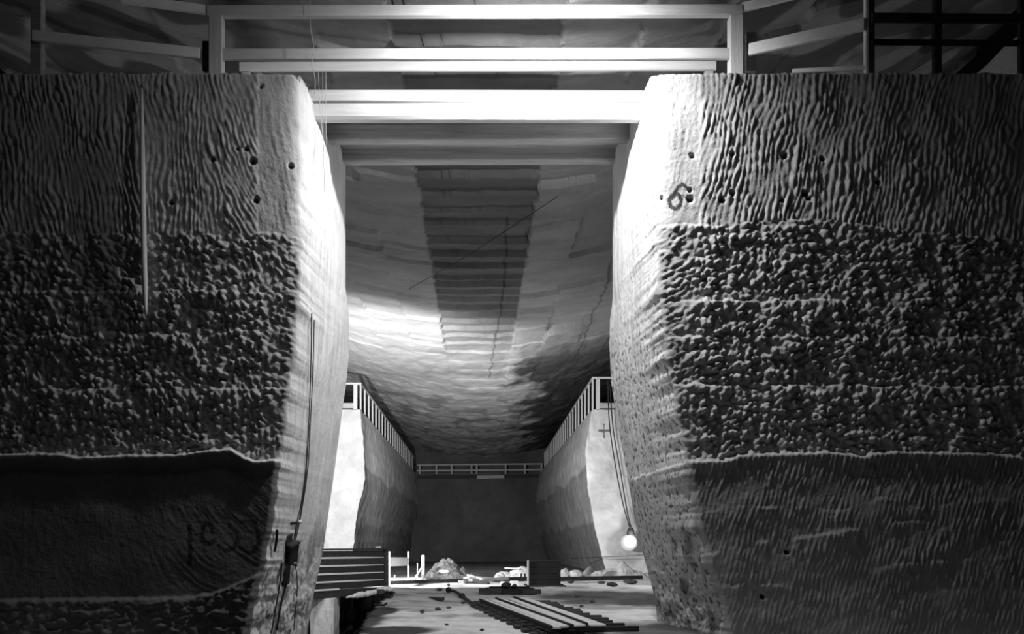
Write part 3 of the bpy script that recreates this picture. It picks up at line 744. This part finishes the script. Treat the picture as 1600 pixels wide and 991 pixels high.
for k, (A, B, t0, t1) in enumerate(((r1, r2, .5, .5), (r2, r3, .5, .5))):
    for j in range(2):
        f0 = .24+.5*j
        p0 = A[0].lerp(B[0], f0); p1 = A[1].lerp(B[1], f0)
        p0 = p0.lerp(p1, .0+.015*j); p1 = p1-ax*(.1+.12*((j+k) % 2)); p0.z = p1.z = .165
        mkbar('board', p0, p1, .2, .04, M['wood'], tk)
p0 = r3[0]+sd*.21; p1 = r3[1]+sd*.21; p0.z = p1.z = .165
mkbar('board', p0, p1, .32, .04, M['wood'], tk)
# lower rail on the left side
p0 = FP(742, 944, .06); p1 = FP(850, 993, .06)
mkbar('rail', p0, p1, .06, .1, M['iron'], tk)
for i in range(11):
    c = p0.lerp(p1, (i+.5)/11); c.z = .03; mkbar('sleeper', c-sd*.16, c+sd*.34, .3, .08, M['woodd'], tk)

# hose with joints
hp = [FP(701, 922, .1), FP(712, 925, .08), FP(722, 932, .06), FP(733, 940, .06), FP(745, 948, .06)]
hs = thing('pipe_hose', tuple(FP(701, 923)), 'dark jointed hose running along the floor towards the left end of the track', 'hose')
mktube('hose', curve(hp), .05, M['iron'], hs)
for p in (hp[0], hp[2]):
    bm = bmesh.new(); bmesh.ops.create_icosphere(bm, subdivisions=2, radius=.11, matrix=Matrix.Translation(p)); fin('coupling', bm, M['iron'], hs, smooth=True)
stn('stone', 701, 917, 5, 5, M['rock'], 50, 'tiny dark stone just beyond the end of the hose', 'stone')
stn('stone', 687, 924, 10, 5, M['rock'], 51, 'small dark stone on the bright floor left of the hose end', 'stone')
stn('stone', 660, 959, 9, 6, M['rock'], 52, 'round dark stone alone on the pale floor at lower left', 'stone')
stn('stone', 685, 954, 11, 5, M['rock'], 53, 'flat dark stone below the dark wedge of wood', 'stone')
stn('stone', 701, 951, 9, 3.5, M['rock'], 54, 'thin dark chip right of the flat dark stone', 'stone')
stn('stone', 698, 977, 8, 3, M['rock'], 55, 'small flat stone near the bottom edge left of the track', 'stone')
stn('stone', 753, 986, 8, 5, M['rock'], 56, 'small stone at the very bottom left of the dark rail', 'stone')
stn('stone', 724, 944, 8, 4, M['rock'], 57, 'small dark stone beside the lower part of the hose', 'stone')
stn('stone', 902, 934, 11, 4, M['rock'], 58, 'small dark stone on the floor right of the turntable', 'stone')
stn('stone', 926, 942, 9, 6, M['rock'], 59, 'dark stone on the shadow painted on the floor right of the track', 'stone')
stn('stone', 909, 949, 7, 4, M['rock'], 60, 'small dark stone next to the ends of the sleepers', 'stone')
for i, (px, py, w, h, lb) in enumerate(((892, 912, 11, 6, 'dark stone under the right beam, nearest the crate'), (940, 913, 14, 7, 'dark stone under the middle of the right beam'),
        (957, 917, 18, 8, 'largest dark stone in front of the right beam'), (986, 913, 24, 9, 'wide dark stone at the right end of the right beam'))):
    stn('stone', px, py, w, h, M['rock'], 70+i, lb, 'stone')
p = FP(669, 934, .02); q = FP(694, 937, .05)
bm = bmesh.new()
vs = [(p.x, p.y, .02), (q.x, q.y+.3, .02), (q.x-.05, q.y-.5, .02)]
lo = [bm.verts.new(v) for v in vs]; hi = [bm.verts.new((v[0], v[1], .05+.06*(i > 0))) for i, v in enumerate(vs)]
bm.faces.new(lo[::-1]); bm.faces.new(hi)
for i in range(3): bm.faces.new((lo[i], lo[(i+1) % 3], hi[(i+1) % 3], hi[i]))
tag(fin('wood_wedge', bm, M['woodd']), 'dark flat wedge of wood on the pale floor left of the hose', 'wood offcut')
for i, (x0, y0, x1, y1, lb) in enumerate(((590, 932, 614, 934, 'thin dark rod bent near the edge of the pit, upper one'), (586, 945, 604, 946, 'thin dark rod at the edge of the pit, lower one'))):
    tag(mktube('iron_rod', [FP(x0, y0, .05), FP(x1-4, y1, .06), FP(x1, y1-3, .12)], .03, M['iron']), lb, 'rod')
p = P(594, 927, 28.0); tag(stone('stone', (p.x, p.y-.1, p.z-.05), .17, .12, .1, M['rock'], 80), 'dark stone wedged in the white crust at the corner of the hoarding', 'stone')
# white salt crust along the pit's lip
cl = [P(542, 933.5, 26.9), P(558, 930.5, 27.2), P(575, 928, 27.6), P(590, 924, 28.1), P(600, 920.5, 28.5), P(611, 920, 28.7)]
cc = curve(cl, 8); rr = random.Random(3)
bm = bmesh.new(); tube(bm, [p+Vector((0, -.12, rr.uniform(-.012, .012))) for p in cc], [(.022+.055*min(1, i/9))*rr.uniform(.75, 1.25) for i in range(len(cc))], 8)
tag(fin('salt_crust', bm, M['white']), 'ragged white salt crust along the lip of the pit', 'salt crust')

# ------------------------------------------------------------------ on the near walls
# measuring staff on the left wall
pts = [P(221.5, 138, 15.88), P(222, 200, 15.86), P(223, 300, 15.86), P(225, 400, 15.86), P(228, 492, 15.86)]
tag(mktube('hanging_rod', curve(pts, 6), [.010+.042*math.sin(math.pi*min(1, max(.0, (i+1)/14))/2)*(1 if i < 20 else (26-i)/6) for i in range(25)], M['paint']), 'long thin white rod hanging down the dark left rock wall', 'rod')
# switch box + cables on the left jamb
def J(px, py, off=.08):
    d = surf(px, py, -1); return P(px, py, d-off)
bx = thing('switch_box', tuple(J(452, 880, .1)), 'dark switch box on a long backing board low on the left jamb', 'switch box')
def facebar(name, a, b, w, t, m, parent, off=.08):
    p, q = J(*a, off), J(*b, off)
    return mkbar(name, p, q, w, t, m, parent, up=(.85, -.5, 0))
bmk = facebar('backing_board', (451, 836), (446, 915), .2, .05, M['woodd'], bx)
facebar('box_body', (455, 850), (452, 878), .26, .2, M['iron'], bx, .2)
facebar('box_lid', (455, 847), (455, 851), .28, .24, M['woodd'], bx, .22)
facebar('handle', (453, 880), (463, 884), .05, .05, M['iron'], bx, .22)
tag(mktube('wall_bracket', [J(452, 818, .03), J(468, 817, .22)], .025, M['iron']), 'thin iron bracket on the left jamb above the switch box', 'bracket')
for px, py, lb in ((468.5, 816, 'white porcelain insulator at the tip of the iron bracket'), (463, 847, 'white porcelain insulator on top of the switch box')):
    bm = bmesh.new(); bmesh.ops.create_uvsphere(bm, u_segments=14, v_segments=10, radius=.045, matrix=Matrix.Translation(J(px, py, .26)))
    tag(fin('insulator', bm, M['porc'], smooth=True), lb, 'insulator')
for i, (pp, r, lb) in enumerate((([(487,490),(486,560),(483,650),(479,720),(472,780),(464,816),(458,850)], .011, 'dark cable down the left jamb, leftmost of three into the switch box'),
        ([(491,500),(489,580),(485,660),(482,720),(476,770),(468,817),(461,848)], .010, 'dark cable down the left jamb, middle of three into the switch box'),
        ([(484,620),(482,680),(478,740),(470,800),(463,830),(459,850)], .009, 'short dark cable down the left jamb, starting lower than its neighbours'),
        ([(449,905),(444,925),(438,950),(432,985)], .022, 'thick dark cable running down from the backing board to the floor'),
        ([(441,880),(436,920),(430,955),(424,990)], .014, 'dark cable down the outer side of the left jamb below the box'),
        ([(461,885),(464,900),(464,930),(461,960),(459,985)], .011, 'thin dark cable hanging down from the handle of the switch box'),
        ([(433,828),(432,845),(429,862)], .025, 'short dark cable stub on the left jamb left of the switch box'))):
    tag(mktube('cable', curve([J(x, y, .12) for x, y in pp], 5), r, M['cable']), lb, 'cable')
for i, (x0, y0, x1, y1, lb) in enumerate(((497, 112, 506, 235, 'pale thin wire hanging in front of the left end of the bridge, first of three'), (504, 112, 507, 300, 'pale thin wire hanging in front of the left end of the bridge, second of three'),
        (509, 112, 511, 262, 'pale thin wire hanging in front of the left end of the bridge, third of three'))):
    tag(mktube('wire', [P(x0, y0, 16.85), P((x0+x1)/2-1, (y0+y1)/2, 16.8), P(x1, y1, 16.75)], .005, M['wire'], n=5), lb, 'wire')
tag(mktube('wire', curve([P(484, -8, 16.7), P(485, 40, 16.7), P(490, 75, 16.7), P(487, 100, 16.7), P(492, 122, 16.7), P(492, 148, 16.7)], 5), .007, M['wire'], n=5), 'pale crooked wire hanging over the left end of the top rails', 'wire')
tag(mktube('cable', [P(545, 258, 19.2), P(550, 280, 19.2), P(543, 300, 19.2)][:2], .008, M['wire'], n=5), 'short pale cord end dangling under the rear bridge beam', 'cord')
# overhead wire below the chamber ceiling
a, b = ceil_pt(640, 440), ceil_pt(872, 292)
tag(mktube('cable', [(a[0], a[1], 12.15), ((a[0]+b[0])/2, (a[1]+b[1])/2, 12.02), (b[0], b[1], 12.12)], .012, M['cable']), 'dark overhead cable slanting across the grooved ceiling', 'cable')
# globe lamp on the rear right wall
lp = P(983, 848, 55.0)
gl = thing('globe_lamp', tuple(lp), 'glowing round lamp hanging low against the rear right wall', 'lamp')
bm = bmesh.new(); bmesh.ops.create_uvsphere(bm, u_segments=32, v_segments=20, radius=.5, matrix=Matrix.Translation(lp)); tag(fin('globe', bm, M['glow'], gl, smooth=True), 'glowing white globe')
bm = bmesh.new(); q = lp+Vector((.1, 0, .5))
tube(bm, [q+Vector((0, 0, -.05)), q+Vector((0, 0, .2)), q+Vector((0, 0, .42))], [.26, .22, .12], 16); fin('cap', bm, M['iron'], gl)
for i, (pp, lb) in enumerate((([(950,592),(952,660),(962,730),(974,790),(984,824)], 'dark cable curving down the rear right wall to the globe lamp, left of two'), ([(953,600),(958,670),(970,740),(980,800),(986,824)], 'dark cable curving down the rear right wall to the globe lamp, right of two'))):
    tag(mktube('cable', curve([P(x, y, 55.2) for x, y in pp], 5), .035, M['cable']), lb, 'cable')
tag(mktube('wire', [P(893, 873, 60), P(940, 871, 55), P(1010, 867, 54)], .02, M['cable'], n=5), 'thin dark wire stretched level across the foot of the rear right wall', 'wire')

GROUPS = {'stone': 'loose dark stones on the mine floor', 'stone_lump': 'dark lumps on the turntable', 'salt_boulder': 'white salt boulders', 'plank': 'loose planks and laths on the floor',
          'floor_beam': 'long beams lying on the floor', 'stake': 'short stakes standing in the floor', 'guard_railing': 'guard railings above the near walls', 'gallery_railing': 'gallery railings at the back',
          'cable': 'dark cables', 'wire': 'thin wires', 'insulator': 'white insulators', 'iron_rod': 'dark rods at the edge of the pit'}
for o in list(SC.objects):
    if o.parent is None and o.get('label') and o.name.split('.')[0] in GROUPS: o['group'] = GROUPS[o.name.split('.')[0]]

# ------------------------------------------------------------------ lights
def point(name, loc, e, r=.25):
    l = bpy.data.lights.new(name, 'POINT'); l.energy = e; l.shadow_soft_size = r
    o = bpy.data.objects.new(name, l); COL.objects.link(o); o.location = loc; return o
def spot(name, loc, to, e, ang, blend, r):
    l = bpy.data.lights.new(name, 'SPOT'); l.energy = e; l.spot_size = math.radians(ang); l.spot_blend = blend; l.shadow_soft_size = r
    o = bpy.data.objects.new(name, l); COL.objects.link(o); o.location = loc
    o.rotation_euler = (Vector(to)-Vector(loc)).to_track_quat('-Z', 'Y').to_euler(); return o
spot('lamp_over_bridge_front', (1.05, 14.95, 10.85), (1.05, 15.95, 10.2), 2300, 160, .7, .12)
spot('lamp_behind_left_jamb', (-6.1, 33, 4.4), (-4.2, 63, 10.3), 30000, 86, 1.0, .3)
point('fill_low_left', (-5.2, 22.5, 3.2), 230, .3)  # unseen fill light added for the lower right jamb and hoarding
point('fill_low_right', (5.0, 23.3, 4.6), 330, .3)  # unseen fill light added to lift the lower left jamb
point('fill_mid_right', (7.0, 36.5, 3.6), 260, .3)  # fill light added out of view for the middle floor and barrier
spot('fill_mid_left', (-6.7, 35.5, 3.8), (1.5, 44.5, -1.6), 5600, 88, .5, .3)  # hidden spot added to brighten the white heaps and barrier
spot('fill_high_right', (8.0, 45, 5.8), (-7.6, 74, 8.2), 9000, 52, .9, .3)  # hidden spot added to brighten the rear left inner wall
point('fill_under_ceiling', (-.8, 13.4, 11.1), 100, .15)  # weak fill added above the view to light the railings
point('globe_light', (lp.x, lp.y-.7, lp.z+.1), 260, .2)
w = bpy.data.worlds.new('World'); SC.world = w; w.use_nodes = True
w.node_tree.nodes['Background'].inputs[0].default_value = (.8, .8, .8, 1); w.node_tree.nodes['Background'].inputs[1].default_value = .001

# ------------------------------------------------------------------ camera
cd = bpy.data.cameras.new('camera'); cam = bpy.data.objects.new('camera', cd); COL.objects.link(cam)
cam.location = (0, 0, EYE); cam.rotation_euler = (math.pi/2, 0, 0)
cd.sensor_width = 36; cd.lens = 36*F/1600.; cd.shift_x = (800-CX)/1600.; cd.shift_y = (CY-495.5)/1600.
cd.clip_start = .1; cd.clip_end = 400
SC.camera = cam
vs = SC.view_settings; vs.view_transform = 'Standard'; vs.look = 'None'; vs.gamma = 1; vs.exposure = 0; vs.use_curve_mapping = False
